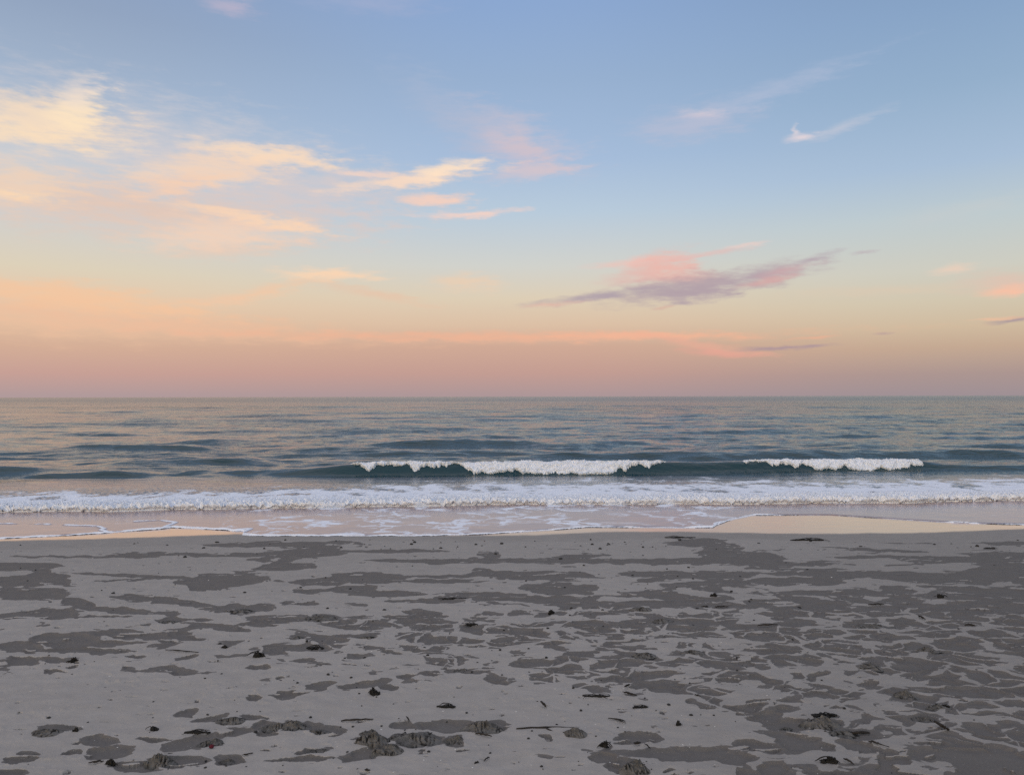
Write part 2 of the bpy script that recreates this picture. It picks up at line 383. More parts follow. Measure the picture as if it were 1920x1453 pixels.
# ---------------------------------------------------------------- beach: one fine sheet in front, coarse sheet to the sides and behind
NB_R, NB_C = 640, 1500
u = np.linspace(-0.80, 0.80, NB_C)
ry = 1.0 / np.linspace(1 / 2.9, 1 / 13.4, NB_R)
Yb, Ub = np.meshgrid(ry, u, indexing='ij')
Xb = Ub * Yb
PX, PY = P(Xb, Yb)
BL = """500 1020 110 6 0;565 1040 85 14 10;530 1060 45 9 0;170 1043 175 2.5 0;400 1040 165 4 0;730 1033 120 3 0;915 1043 24 12 0;830 1052 115 4 0;1000 1050 150 4 0;1250 1052 200 6 0;1110 1041 60 4 0;1330 1025 70 16 -14;1420 1048 80 14 -8;1520 1056 70 6 0;1660 1044 160 3 0;1870 1050 70 12 0;1890 1017 40 4 0
45 1062 70 7 0;95 1078 45 12 -25;40 1090 70 10 0;60 1112 75 12 0;150 1132 42 9 -14;25 1155 42 6 0;95 1150 50 10 0;190 1156 70 3 0;240 1078 120 2.5 -3;430 1087 75 12 4;370 1100 34 6 -12;225 1087 60 2 3;600 1090 60 7 0;690 1083 65 11 0;665 1105 45 8 0;820 1080 62 2.2 0;820 1089 75 3.4 0;590 1107 34 4 0;260 1118 50 4 0
910 1072 30 8 0;1000 1079 85 9 0;1050 1102 72 13 0;1230 1075 90 5 0;1270 1078 50 7 0;1350 1078 75 9 0;1480 1090 110 8 0;1600 1076 150 6 0;1800 1085 120 12 0;1870 1070 60 10 0;1560 1112 70 5 0;1690 1108 40 4 0;1900 1110 60 8 0
275 1122 50 5 0;215 1143 75 6 -4;340 1130 60 7 -6;455 1140 66 7 0;560 1130 42 4 0;720 1113 62 6 0;780 1126 60 4 0;848 1121 26 3 0;905 1114 75 4 0;1000 1122 115 6 0;1090 1132 95 8 -4;1200 1116 55 3 0;1230 1131 60 6 0;1310 1122 62 5 0;1350 1137 60 6 0;1440 1128 60 5 0;1530 1140 70 5 0;1720 1140 130 7 0;1860 1140 80 8 0
320 1163 32 5 0;375 1160 28 4 0;445 1145 45 6 0;415 1175 60 6 -6;530 1160 60 8 0;600 1157 40 7 0;480 1170 40 5 0;250 1190 70 9 -4;120 1200 70 12 0;40 1212 40 10 0;210 1205 60 6 0;340 1190 25 5 0;360 1198 30 4 0;550 1194 30 6 0;610 1200 40 8 0;680 1170 90 10 0;760 1160 110 8 0;680 1190 50 7 0;770 1190 40 8 0;820 1200 60 8 0;860 1175 90 8 0;960 1180 90 12 0;1080 1170 90 8 0;1010 1200 80 10 0;1150 1185 70 9 0;1260 1165 90 6 0;1420 1180 80 12 0;1360 1190 60 8 0;1500 1195 110 12 0;1640 1170 70 8 0;1580 1150 60 4 0;1800 1170 120 10 0;1880 1190 60 10 0;1700 1200 70 8 0;1240 1190 50 7 0;900 1205 60 7 0
140 1218 90 5 0;530 1215 60 4 0;590 1213 60 6 0;700 1212 90 6 0;760 1222 60 5 0;825 1214 15 4 0;45 1240 26 8 0;115 1242 36 8 -10;60 1232 40 4 0;190 1222 20 5 0;220 1220 30 6 0;250 1231 20 3 0;100 1257 24 3 0;350 1231 26 5 10;570 1238 24 4 0;490 1251 20 2.5 0;610 1246 16 2 0;655 1246 15 2 0;475 1308 15 5 0;540 1301 34 8 8;603 1284 30 8 8;685 1282 48 8 8;727 1288 14 5 0;760 1267 22 4 0;805 1262 30 6 0;870 1257 38 5 0;925 1253 18 4 0;850 1238 26 3 5
350 1335 24 8 10;115 1363 45 5 0;185 1388 38 10 0;206 1410 48 13 6;40 1420 35 9 10;135 1410 22 6 14;287 1385 32 5 0;365 1390 65 12 12;440 1373 34 9 8;255 1437 45 10 0;330 1428 52 12 0;430 1425 27 12 0;20 1450 30 8 0;400 1345 40 6 8;470 1344 30 4 0;505 1360 30 9 0;560 1361 48 10 0;615 1371 36 10 0;500 1375 20 6 0;590 1406 34 5 6;560 1422 62 4.5 3;690 1386 26 7 0;690 1410 52 11 14;795 1388 46 11 0;756 1359 24 6 0;850 1361 72 11 0;852 1389 20 10 0;789 1406 8 3 0;866 1406 15 3 0;915 1360 40 10 0;520 1402 16 3 0;495 1405 16 3 0
1196 1383 42 12 0;1290 1412 120 14 0;1380 1420 40 12 0;1170 1437 34 14 0;1130 1421 22 9 0;1024 1384 12 6 -20;1258 1448 14 7 0;1115 1296 38 10 -10;1170 1240 50 8 0;1010 1245 50 10 0;1060 1255 40 9 0;1020 1270 30 8 0;1240 1285 60 11 0;1290 1290 40 10 0;1318 1315 34 10 0;1190 1298 22 5 0;1170 1268 60 10 0;1100 1255 40 7 0;1240 1262 40 6 0;1340 1248 26 5 0;1340 1265 30 7 0;1360 1273 30 8 0;1350 1295 26 8 0;1260 1327 40 3 0;1370 1328 24 5 0;1166 1330 10 3 0;1240 1232 90 6 0;1400 1235 50 8 0;1380 1248 22 8 0
1430 1270 60 8 0;1475 1320 30 14 0;1430 1338 36 16 0;1480 1357 46 12 0;1490 1382 56 10 -8;1505 1395 40 10 0;1420 1398 46 12 -10;1550 1398 15 7 -20;1510 1350 24 8 0;1570 1363 70 11 -10;1600 1378 56 8 -6;1615 1399 46 10 -12;1665 1350 50 18 0;1745 1345 42 11 0;1690 1371 22 8 0;1755 1374 34 9 8;1830 1372 80 22 0;1870 1410 100 42 0;1760 1395 70 7 -10;1683 1420 32 12 -14;1660 1430 20 20 -30;1700 1447 60 9 0;1560 1448 56 7 0;1450 1440 30 14 0;1490 1268 22 9 0;1545 1275 50 7 -6;1470 1290 22 8 0;1560 1300 62 11 0;1630 1280 22 9 0;1500 1230 60 7 0;1590 1225 60 5 0;1640 1248 30 9 0;1560 1262 46 6 4;1720 1255 44 9 0;1700 1230 50 5 0;1810 1262 42 12 0;1740 1272 40 5 0;1820 1295 120 14 0;1720 1310 50 12 0;1700 1300 30 8 0;1830 1320 100 8 0;1770 1325 50 8 0;1690 1320 40 8 0;1590 1315 10 3 0;1640 1325 20 6 0;1560 1325 16 3 0;1850 1345 60 14 0;1780 1300 40 8 0;1850 1235 60 6 0"""
far = sst(5.5, 9.0, Yb)
wx_ = fbm(PX / 45, PY / 10, 3, 0.5); wy_ = fbm(PX / 40 + 40, PY / 9 + 9, 3, 0.5)
QX = PX + wx_ * (16 + 34 * far); QY = PY + wy_ * (6.0 - 2.4 * far)
F = np.full(Xb.shape, -1.0)
for ln in BL.replace('\n', ';').split(';'):
    cx, cy, rx, ry_, ro = map(float, ln.split())
    sel = np.where((np.abs(PX - cx) < rx * 1.5 + 50) & (np.abs(PY - cy) < ry_ * 1.5 + rx * 0.4 + 16))
    dx = QX[sel] - cx; dy = -(QY[sel] - cy)
    c_, s_ = math.cos(R(ro)), math.sin(R(ro))
    d = np.sqrt(((dx * c_ + dy * s_ * 1.0) / rx) ** 2 + ((-dx * s_ + dy * c_) / ry_) ** 2)
    F[sel] = np.maximum(F[sel], 1.0 - d)
vx = Xb + 0.16 * fbm(Xb * 2.2, Yb * 3.0, 3) * (1 + far); vy = Yb + 0.10 * fbm(Xb * 2.4 + 9, Yb * 3.2 + 4, 3)
n0 = fbm(vx / 0.95, vy / 0.36, 5, 0.55)
n1 = fbm(vx / 0.30 + 31, vy / 0.20, 4, 0.5)
nz = n0 * far + n1 * (1 - far)
dens = curve([(0, -.26), (300, -.24), (700, -.18), (1000, -.06), (1300, .06), (1600, .10), (1920, .26)], PX)
dens = dens + np.interp(PY, [1020, 1060, 1100, 1150, 1240, 1290, 1340, 1453], [-.32, -.24, -.12, 0.02, 0.02, -.10, -.16, -.08])
dens = np.where((PY > 1275) & (PX < 1380), dens - 0.25 * sst(1275, 1300, PY), dens)
guided = np.where(F > -0.95, F * (0.75 + 0.1 * (1 - far)) + nz * (0.95 * far + 0.40 * (1 - far)) + 0.06, -1)
bg_ = nz * 1.0 + dens * 1.1
dark = np.maximum(np.clip(guided, -1, 0.8), np.clip(bg_, -1, 0.8))
# the net of pale ridges between the dark hollows
wl = 0.20 * fbm(Xb * 3.1, Yb * 3.6, 4); wm = 0.14 * fbm(Xb * 3.3 + 7, Yb * 3.8 + 2, 3)
f1, f2 = worley((Xb + wl) / 0.42, (Yb + wm) / 0.30)
g1_, g2_ = worley((Xb + wl * .7) / 0.24 + 40, (Yb + wm * .7) / 0.19 + 13)
netm = sst(1095, 1150, PY) * sst(1420, 1330, PY - 0.12 * np.clip(PX - 1350, 0, 600)) * sst(150, 500, PX) * (1 - 0.8 * sst(1245, 1275, PY) * sst(900, 700, PX))
wid = 0.095 + 0.32 * fbm(Xb / 0.6 + 2, Yb / 0.4, 3)
net = np.minimum((f2 - f1) - wid, (g2_ - g1_) - wid * 0.8 + 0.06)
dark = np.minimum(dark, net * 1.6 + (1 - netm) * 2)
# pale islands, fine flecks of both tones
isl = fbm(vx / 0.35 + 60, vy / 0.10 + 8, 3)
dark = np.where((isl > 0.34) & (dark > 0), -0.06, dark)
spk = fbm(Xb / 0.13 + 3, Yb / 0.055, 3)
dark = np.where(spk > 0.43, np.maximum(dark, (spk - 0.43) * 3), dark)
dampm = sst(-2.5, 2.5, PY - curve(DAMP, PX) + fbm(PX / 60, PY / 5, 3) * 5)
dark = dark * dampm - 0.25 * (1 - dampm)
wetl = curve(WETL, PX)
wetv = np.clip(0.5 - (PY - wetl + 1.5 * fbm(PX / 50, PY / 6, 3)) / 6.0, 0, 1)
tone = np.clip(0.15 + 0.75 * sst(1000, 1900, PX + (PY - 1200) * 0.8) + 0.35 * (1 - dampm) + 0.3 * sst(1150, 1050, PY) + 0.25 * fbm(Xb / 0.8, Yb / 0.6, 3), 0, 1)  # vignette-like darkening to the lower right painted in, plus damp band and mottling
Zb = -0.015 * sst(-0.02, 0.3, dark) * dampm * (0.3 + 0.7 * (1 - far)) + dampm * 0.008 * fbm(Xb / 0.16, Yb / 0.12, 4) + dampm * (1 - far) * 0.010 * fbm(Xb / 0.6, Yb / 0.4, 2)
Zb = Zb - 0.05 * sst(12.95, 13.3, Yb)
Zb = Zb * (1 - sst(0.74, 0.80, np.abs(Ub)) * 0) 
Zb = Zb + dampm * (1 - far) * (0.012 * np.clip(fbm(Xb / 0.085 + 5, Yb / 0.07, 4, 0.6), 0, 1) ** 1.5 * sst(-0.1, 0.3, fbm(Xb / 0.5 + 20, Yb / 0.4, 2)) * 2.0)
beach = link('beach', grid_mesh('beach', Xb, Yb, Zb, {'dark': dark, 'wet': wetv, 'tone': tone}), mat_sand)
tag(beach, kind='structure')
def beach_z(x, y):
    uu = x / y
    j = np.clip(np.searchsorted(u, uu), 1, NB_C - 1); i = np.clip(np.searchsorted(ry, y), 1, NB_R - 1)
    return Zb[i, j]
gx = np.linspace(-400, 400, 41); gy = np.concatenate([np.linspace(-400, 0, 21), [2.0, 2.95, 5, 8, 11, 14, 17]])
GY, GX = np.meshgrid(gy, gx, indexing='ij')
sand2 = link('sand', grid_mesh('sand', GX, GY, np.where(GY > 2.9, -0.09, -0.05) + 0 * GX, {'dark': -0.3, 'wet': 0.0, 'tone': 0.4}), mat_sand)
tag(sand2, kind='structure')

# ---------------------------------------------------------------- sea
def win(px, a, b, s):
    return sst(a - s, a + s, px) * sst(b + s, b - s, px)
# swells: (px0, px1, photo row of the crest, row of the foot, height, front width, back width, edge softness)
SW = [(120, 400, 832, 848, .17, .40, 1.6, 60), (-300, 60, 874, 888, .13, .35, 1.0, 70), (60, 275, 877, 893, .14, .32, 1.0, 60), (230, 520, 864, 877, .15, .35, 1.2, 70),
      (350, 560, 884, 893, .10, .35, 1.0, 60), (690, 1010, 823, 839, .18, .42, 1.8, 80), (660, 970, 843, 855, .10, .45, 1.4, 80), (980, 1290, 852, 863, .12, .4, 1.2, 80), (1280, 1520, 846, 862, .14, .42, 1.4, 80),
      (1480, 1930, 843, 858, .13, .5, 1.4, 90), (1790, 2300, 827, 838, .15, .45, 1.5, 60), (470, 690, 811, 822, .15, .5, 2.0, 70), (1080, 1230, 828, 838, .12, .5, 1.6, 60), (1340, 1480, 833, 841, .10, .4, 1.4, 60),
      (1130, 1420, 812, 822, .14, .6, 2.0, 80), (1700, 2300, 812, 819, .11, .6, 2.0, 80), (1560, 1720, 817, 825, .10, .5, 2, 60), (100, 260, 806, 812, .10, .6, 2, 60), (-400, 20, 838, 846, .10, .45, 1.4, 60),
      (350, 470, 825, 832, .10, .5, 1.6, 50), (540, 720, 838, 850, .12, .42, 1.4, 60), (1270, 1520, 803, 810, .13, .8, 2.4, 80), (640, 830, 800, 807, .12, .8, 2.4, 80), (180, 420, 790, 795, .12, .9, 2.6, 80),
      (760, 1000, 812, 819, .12, .5, 2, 70), (1000, 1120, 836, 845, .11, .4, 1.4, 50), (1560, 1800, 832, 841, .11, .4, 1.4, 70), (1180, 1400, 796, 802, .13, .8, 2.6, 80), (1500, 1760, 795, 801, .13, .8, 2.6, 80),
      (820, 1100, 786, 791, .13, 1.0, 3, 90), (1300, 1700, 783, 788, .14, 1.1, 3, 90), (440, 640, 779, 783, .14, 1.2, 3, 90), (560, 760, 866, 876, .09, .3, 1.0, 50), (900, 1100, 864, 870, .07, .3, 1.0, 50)]
BRK = [(-400, 893), (540, 893), (660, 893), (960, 892), (1260, 890), (1410, 888), (1745, 884), (1920, 884), (2600, 884)]   # row of the breaker's foot
def breaker_y(x):
    # crest distance for a world x (solved on the foot line, a fixed step behind it)
    y = np.full(np.shape(x), 17.6)
    for _ in range(3):
        px, _p = P(x, y)
        _gx, y = G(px, curve(BRK, px))
    return y + 0.34
def breaker_a(px):
    return curve([(-400, 0), (480, 0.0), (560, .10), (640, .23), (700, .27), (1240, .27), (1300, .24), (1400, .25), (1450, .26), (1720, .24), (1770, .15), (1850, .12), (1950, .12), (2300, 0)], px)
def sea_z(x, y):
    px, py = P(x, y)
    z = np.zeros(np.shape(x))
    for (a, b, yc, yf, A, wf, wb, s) in SW:
        gx0, gy0 = G((a + b) / 2, yf)
        yc_ = gy0 + wf * 1.1 + 0.25 * np.sin(x * 0.35 + a) + 0.22 * fbm(x * 0.5 + a, y * 0.15, 2) + (x - gx0) * 0.03
        t = y - yc_; A = A * 1.1; wf = wf * 0.8
        z = z + A * win(px, a, b, s * 1.1) * np.exp(-np.where(t < 0, (t / wf) ** 2, (t / wb) ** 2)) * (1 + 0.25 * fbm(x * 0.9 + b, y * 0.0 + a, 3))
    yb = breaker_y(x)
    t = y - yb
    A = breaker_a(px) * (1 + 0.10 * fbm(x * 0.8, x * 0 + 3.3, 3))
    z = z + A * np.exp(-np.where(t < 0, (np.abs(t) / 0.24) ** 2.6, (t / 1.1) ** 2))
    return z
rows = np.concatenate([np.arange(12.6, 16.2, 0.05), np.arange(16.2, 19.5, 0.022), np.arange(19.5, 26, 0.04)])
r = [26.0]
while r[-1] < 30000: r.append(r[-1] * (1.0045 if r[-1] < 150 else 1.010))
rows = np.concatenate([rows, r])
us = np.concatenate([np.linspace(-1.5, -0.8, 40)[:-1], np.linspace(-0.8, 0.8, 1000), np.linspace(0.8, 1.5, 40)[1:]])
Ys, Us = np.meshgrid(rows, us, indexing='ij')
Xs = Ys * Us
Zs = np.zeros_like(Xs)
near = rows < 90
Zs[near] = sea_z(Xs[near], Ys[near])
rs = np.random.RandomState(5)
step = np.gradient(rows)[:, None]
for lam, amp, n in ((0.55, .006, 7), (1.1, .012, 7), (2.2, .020, 7), (4.5, .035, 6), (9, .05, 6), (22, .07, 5), (50, .10, 4)):
    for k in range(n):
        L = lam * rs.uniform(0.7, 1.4); th = R(rs.normal(6, 16)); ph = rs.uniform(0, 6.28)
        kx, ky = math.sin(th) * 2 * math.pi / L, math.cos(th) * 2 * math.pi / L
        fade = sst(2.2, 5.0, L / step)
        fade = fade * sst(13.0, 20.0, Ys[:, :1]) if lam < 5 else fade * sst(15, 45, Ys[:, :1])
        live = np.where(fade[:, 0] > 0)[0]
        if len(live) == 0: continue
        gr = 0.55 + 0.9 * np.clip(perlin(Xs[live] / (L * 5) + k, Ys[live] / (L * 4)) + 0.35, 0, 1)
        ang = kx * Xs[live] + ky * Ys[live] + ph
        Zs[live] += fade[live] * amp * gr * 0.55 * (np.sin(ang) + 0.25 * np.sin(2 * ang + 0.6))
Zs = Zs - 0.06 * sst(14.0, 12.8, Ys)
nb = np.where((rows > 16) & (rows < 21))[0]
calm = np.exp(-((Ys[nb] - breaker_y(Xs[nb])) / 0.7) ** 2) * np.clip(breaker_a(P(Xs[nb], Ys[nb])[0]) / 0.15, 0, 1)
Zs[nb] = Zs[nb] * (1 - 0.9 * calm) + 0.9 * calm * sea_z(Xs[nb], Ys[nb])
sea = link('sea', grid_mesh('sea', Xs, Ys, Zs, {'chop': np.clip(0.95 + 0.5 * Us + 0.5 * fbm(Xs / (0.25 * Ys + 6), np.log(Ys) * 5, 3), 0.25, 1.5) * (0.5 + 0.5 * sst(16.3, 19.5, Ys))}), mat_sea)
tag(sea, kind='structure')

# ---------------------------------------------------------------- surf bore: roller of white water with laced foam behind it
def foot_y(x, rowpts):
    y = np.full(np.shape(x), 12.0)
    for _ in range(4):
        px, _p = P(x, y)
        _gx, y = G(px, curve(rowpts, px))
    return y
us2 = np.linspace(-0.8, 0.8, 1700)
x0 = us2 * 12.8
tt = np.concatenate([np.linspace(0, 0.9, 90), np.linspace(0.9, 5.2, 170)[1:]])
T, X0 = np.meshgrid(tt, x0, indexing='ij')
Y0 = foot_y(x0, FOOT)[None, :] + 0.22 * fbm(X0 * 0.7, X0 * 0 + 2.2, 5)
Xf = X0 * (1 + T / 12.8)
Yf = Y0 + T
pxf, pyf = P(Xf, Yf)
prof = 0.080 * (1 + 0.7 * fbm(X0 * 0.55, X0 * 0 + 8, 3)) * sst(0.0, 0.16, T) * sst(5.2, 0.5, T)
prof = prof * (1 + 0.30 * fbm(X0 * 1.1 + 4, T * 1.0, 2))
rough = sst(0.0, 0.10, T) * (0.042 * sst(1.0, 0.2, T) + 0.010 * sst(4.0, 1.2, T))
cr = billow(Xf * 7.5, Yf * 8.5 + 0.5 * fbm(Xf * 4, Yf * 4, 2), 4, 0.7)
Zf = prof + rough * (1.25 - 4.2 * cr) + 0.010 - 0.03 * sst(4.2, 5.2, T)
Zf = np.where(T < 0.02, -0.01, Zf)
Ylean = Yf - 0.55 * Zf * sst(0.6, 0.1, T) - 0.09 * sst(0.02, 0.1, T) * sst(0.5, 0.1, T)
lace = fbm(Xf * 1.6, Yf * 1.1, 5, 0.6)
lace2 = 1 - np.abs(fbm(Xf * 1.2 + 8, Yf * 1.0 + 4, 4, 0.6)) * 3.0
backlen = curve([(-400, 2.5), (0, 2.6), (300, 2.6), (560, 2.8), (700, 3.4), (1000, 4.3), (1400, 4.4), (1920, 4.4), (2400, 4.0)], pxf) + 0.5 * fbm(Xf * 0.6, Yf * 0.9, 3)
dn = 1 - sst(0.25, 1.0, T / backlen)
foam = np.clip(0.09 + 0.50 * dn + 0.70 * lace + 0.30 * (lace2 - 0.3), 0, 1) * sst(0.0, 0.12, backlen - T + 0.1)
foam = np.maximum(foam, sst(1.0, 0.6, T + 0.35 * fbm(Xf * 2, Yf * 2 + 7, 3)) * (1.0 - 1.1 * np.clip(cr - 0.22, 0, 0.22)))
surf = link('surf', grid_mesh('surf', Xf, Ylean, Zf, {'foam': foam, 'chop': 0.8}), mat_surf)
tag(surf, 'long low roller of white water with laced foam behind it, nearest the wet sand', 'wave')

# ---------------------------------------------------------------- crests of the breaking wave
def crest(name, pa, pb, label, seed, prof_):
    xa = G(pa, 890)[0] * 1.0; xb = G(pb, 888)[0]
    n = int((xb - xa) / 0.0085)
    x = np.linspace(xa - 0.1, xb + 0.1, n)
    tau = np.linspace(-0.16, 0.44, 96)                    # from just behind the crest down the front
    TT, XX = np.meshgrid(tau, x, indexing='ij')
    yb = breaker_y(x)[None, :]
    YY = yb - TT
    ZZ = sea_z(XX, YY)
    s = (XX - xa) / (xb - xa)
    ends = np.minimum(sst(-0.01, 0.05, s), sst(1.01, 0.90, s))
    pxc, _q = P(XX, yb + 0 * XX)
    low = curve(prof_, pxc) + 0.13 * fbm(XX * 1.3 + seed, XX * 0, 2) + 0.13 * fbm(XX * 2.9 + seed, XX * 0 + 1, 2) + 0.07 * fbm(XX * 9 + seed, XX * 0 + 6, 3, .7)
    top = -0.05 + 0.10 * fbm(XX * 2.1 + seed, XX * 0 + 4, 4, .7)
    msk = np.minimum(sst(low + 0.02, low - 0.05, TT + 0.06 * fbm(XX * 6 + seed, TT * 7, 4, .7)), sst(top - 0.05, top + 0.02, TT)) * sst(0.0, 0.4, ends)
    b = 1.1 - 3.4 * billow(XX * 3.0 + seed, TT * 5.5 + 0.6 * fbm(XX * 3, TT * 3, 2), 5, 0.7)
    off = msk * np.maximum(0.035, 0.050 + 0.055 * b + 0.03 * fbm(XX * 1.5 + seed, TT, 2)) - 0.03 * (1 - msk)
    spk = (np.clip(fbm(XX * 3.3 + seed, TT * 3 + 5, 5, .75), 0, 1) * 0.08 + 0.03 * fbm(XX * 1.3 + seed, XX * 0 + 9, 2)) * sst(0.12, -0.02, np.abs(TT + 0.02)) * msk
    Y2 = YY - 0.85 * off; Z2 = ZZ + 0.5 * off + spk
    o = link(name, grid_mesh(name, XX, Y2, Z2, keep=msk > 0.03), mat_crest)
    tag(o, label, 'wave crest', 'white foam crests of the breaking wave')
crest('foam_crest', 655, 1262, 'longer white foaming crest of the breaking wave, left and centre', 3.1,
      [(640, .02), (665, .10), (700, .19), (745, .13), (790, .17), (850, .10), (880, .25), (930, .28), (950, .23), (1000, .34), (1110, .35), (1160, .30), (1190, .20), (1225, .12), (1262, .02)])
crest('foam_crest', 1404, 1768, 'shorter white foaming crest of the breaking wave, towards the right', 9.7,
      [(1395, .03), (1420, .13), (1450, .18), (1490, .22), (1560, .27), (1630, .29), (1690, .26), (1735, .17), (1768, .03)])

# ---------------------------------------------------------------- swash: thin film of water with foam lace and a bright foam edge
NS = 130
x0 = np.linspace(-0.8, 0.8, 1700) * 11.0
ye = foot_y(x0, EDGE); yt = foot_y(x0, FOOT) + 0.35
V, X0 = np.meshgrid(np.linspace(0, 1, NS) ** 1.15, x0, indexing='ij')
Yw = ye[None, :] + (yt - ye)[None, :] * V
Yw = Yw + 0.02 * fbm(X0 * 2.2, X0 * 0 + 1.0, 3) * (1 - V)
Xw = X0
pxw, pyw = P(Xw, Yw)
de = (Yw - ye[None, :])
def polyline_d(pts):
    gx_, gy_ = G([p[0] for p in pts], [p[1] for p in pts])
    d = np.full(Xw.shape, 99.0)
    for i in range(len(pts) - 1):
        ax, ay, bx, by = gx_[i], gy_[i], gx_[i + 1], gy_[i + 1]
        h = np.clip(((Xw - ax) * (bx - ax) + (Yw - ay) * (by - ay)) / ((bx - ax) ** 2 + (by - ay) ** 2), 0, 1)
        d = np.minimum(d, np.hypot(Xw - ax - h * (bx - ax), (Yw - ay - h * (by - ay))))
    return d
lines = [[(-60, 983), (80, 984), (150, 987), (183, 988), (196, 993), (188, 995), (205, 999)], [(255, 979), (300, 977), (330, 981), (310, 989), (305, 992)],
         [(305, 991), (380, 992), (440, 995), (470, 993), (452, 1001)], [(1338, 989), (1340, 983), (1365, 977), (1405, 970), (1420, 966)], [(1420, 966), (1560, 967), (1700, 976), (1920, 985)]]
dl = np.full(Xw.shape, 99.0)
for k, pl in enumerate(lines): dl = np.minimum(dl, polyline_d(pl) * (1.0 if k < 4 else 3.5))
wob = 1 + 0.9 * fbm(Xw * 3.0, Yw * 0.5, 3)
edge_w = curve([(-900, .05), (200, .06), (450, .10), (500, .07), (900, .055), (1050, .05), (1250, .05), (1345, .08), (1420, .07), (1480, .022), (1700, .025), (1920, .035), (2800, .05)], pxw)
rim = sst(1.0, 0.45, de / (edge_w * np.clip(wob, .35, 2)))
rim2 = sst(1.0, 0.5, dl / (0.028 * np.clip(wob, .4, 2)))
rm = np.maximum(rim * (0.55 + 0.45 * sst(-.2, .15, fbm(Xw * 1.7, Yw * 0.3 + 4, 3))), rim2 * sst(-.35, .05, fbm(Xw * 2.3, Yw * 0.6 + 14, 3)))
# lace: pale drifting patches and thin curled threads
p1 = fbm(Xw * 1.1 + 3, Yw * 1.5, 5, 0.6)
thr = 1 - np.abs(fbm(Xw * 1.5 + 0.8 * p1, Yw * 1.3 + 11, 4, 0.55)) * 9
act = curve([(-400, .3), (0, .5), (330, .55), (480, 1.0), (1300, 1.0), (1420, .7), (1600, .35), (1920, .6)], pxw)
lacev = act * np.clip(0.40 * sst(-0.05, 0.30, p1) + 0.5 * sst(-0.2, 0.8, thr) * sst(-0.35, 0.05, fbm(Xw * 0.9, Yw * 0.9 + 50, 3)), 0, 0.6)
dist_f = (yt[None, :] - 0.35) - Yw
lacev = np.maximum(lacev, 0.38 * sst(0.5, 0.0, dist_f) * sst(-0.2, 0.3, fbm(Xw * 2, Yw * 3, 3)))
fo = np.maximum(lacev, rm)
Zw = 0.006 + 0.016 * sst(0.0, 0.05, de) * 0.4 + 0.016 * rm * (1 - 0.8 * billow(Xw * 14, Yw * 14, 2)) + 0.003 * fbm(Xw * 2, Yw * 3, 3) * sst(0, .3, de) - 0.014 * sst(0.06, 0.0, de)
swash = link('swash', grid_mesh('swash', Xw, Yw, Zw, {'foam': fo}), mat_swash)
tag(swash, kind='structure')

# ---------------------------------------------------------------- things lying on the sand
def rgb(c, rough=0.8, var=0.35, sc=60, spec=0.2):
    mt, m = material('dry_matter')
    co = m.obco()
    n = m.noise(co, sc, 4, 0.65)['Fac']
    k = m.math('ADD', m.math('MULTIPLY', n, 2 * var), 1 - var)
    m.out(m.bsdf(m.vmath('MULTIPLY', c[:3], m.comb(k, k, k)), rough, 1.4, m.bump(n, 0.5, 0.004), spec))
    return mt
mat_weed = rgb((0.014, 0.013, 0.012), 0.6, 0.5)
mat_wood = rgb((0.026, 0.023, 0.021), 0.7, 0.5, 90)
mat_peb = rgb((0.030, 0.029, 0.029), 0.7, 0.4, 90)
mat_shell = rgb((0.62, 0.60, 0.57), 0.5, 0.15, 80)
mat_red = rgb((0.085, 0.010, 0.022), 0.6, 0.35, 70)
mat_mound, m = material('mound_sand')
co = m.obco()
n = m.noise(co, 26, 5, 0.7)['Fac']; g = m.noise(co, 380, 2, 0.6)['Fac']
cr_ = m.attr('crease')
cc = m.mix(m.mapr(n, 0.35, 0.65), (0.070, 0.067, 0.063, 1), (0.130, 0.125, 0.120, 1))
cc = m.mix(cr_, cc, (0.010, 0.009, 0.008, 1))  # groove shade painted into the colour, near black along the creases
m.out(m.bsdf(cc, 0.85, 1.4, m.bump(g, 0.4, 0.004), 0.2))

def spot(px, py):
    x, y = G(px, py)
    return float(x), float(y), float(beach_z(np.array(float(x)), np.array(float(y))))
def mpp(py):
    return float(G(960, py)[1]) / FPX      # metres per photo pixel at this row

def mound_mesh(seed, wd, dp, ht, ridges=7, lean=0.0, sharp=1.0):
    rs_ = np.random.RandomState(seed)
    nr, na = 30, 120
    rr = np.linspace(0, 1, nr); aa = np.linspace(0, 2 * np.pi, na)
    A, Rr = np.meshgrid(aa, rr)
    ca, sa = np.cos(A), np.sin(A)
    out = 1 + 0.28 * fbm(ca * 1.4 + seed, sa * 1.4 + seed * .7, 3) * 1.6
    X = Rr * ca * out; Y = Rr * sa * out
    ridge = np.abs(perlin(X * ridges * 0.75 + 0.5 * Y + seed * 1.7, Y * 1.6 + seed + 0.4 * perlin(X * 4, Y * 4)))
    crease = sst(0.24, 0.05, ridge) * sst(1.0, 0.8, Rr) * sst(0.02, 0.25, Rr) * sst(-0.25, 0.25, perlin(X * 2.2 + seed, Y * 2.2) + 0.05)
    px_ = X - lean * 0.3
    base = np.clip(1 - np.hypot(px_ * (1 + 0.3 * np.sign(px_)), Y) , 0, 1) ** (1.0 * sharp) * 1.15
    Z = base * (1 + 0.9 * fbm(X * 2.0 + seed, Y * 2.0, 5, 0.65)) - 0.24 * crease * base + 0.10 * fbm(X * 6, Y * 6 + seed, 3) * base
    Z = np.clip(Z, 0, None) * sst(1.0, 0.75, Rr) - 0.10 * sst(0.8, 1.0, Rr)
    return grid_mesh('sand_mound', X * wd / 2, Y * dp / 2, Z * ht, {'crease': crease})
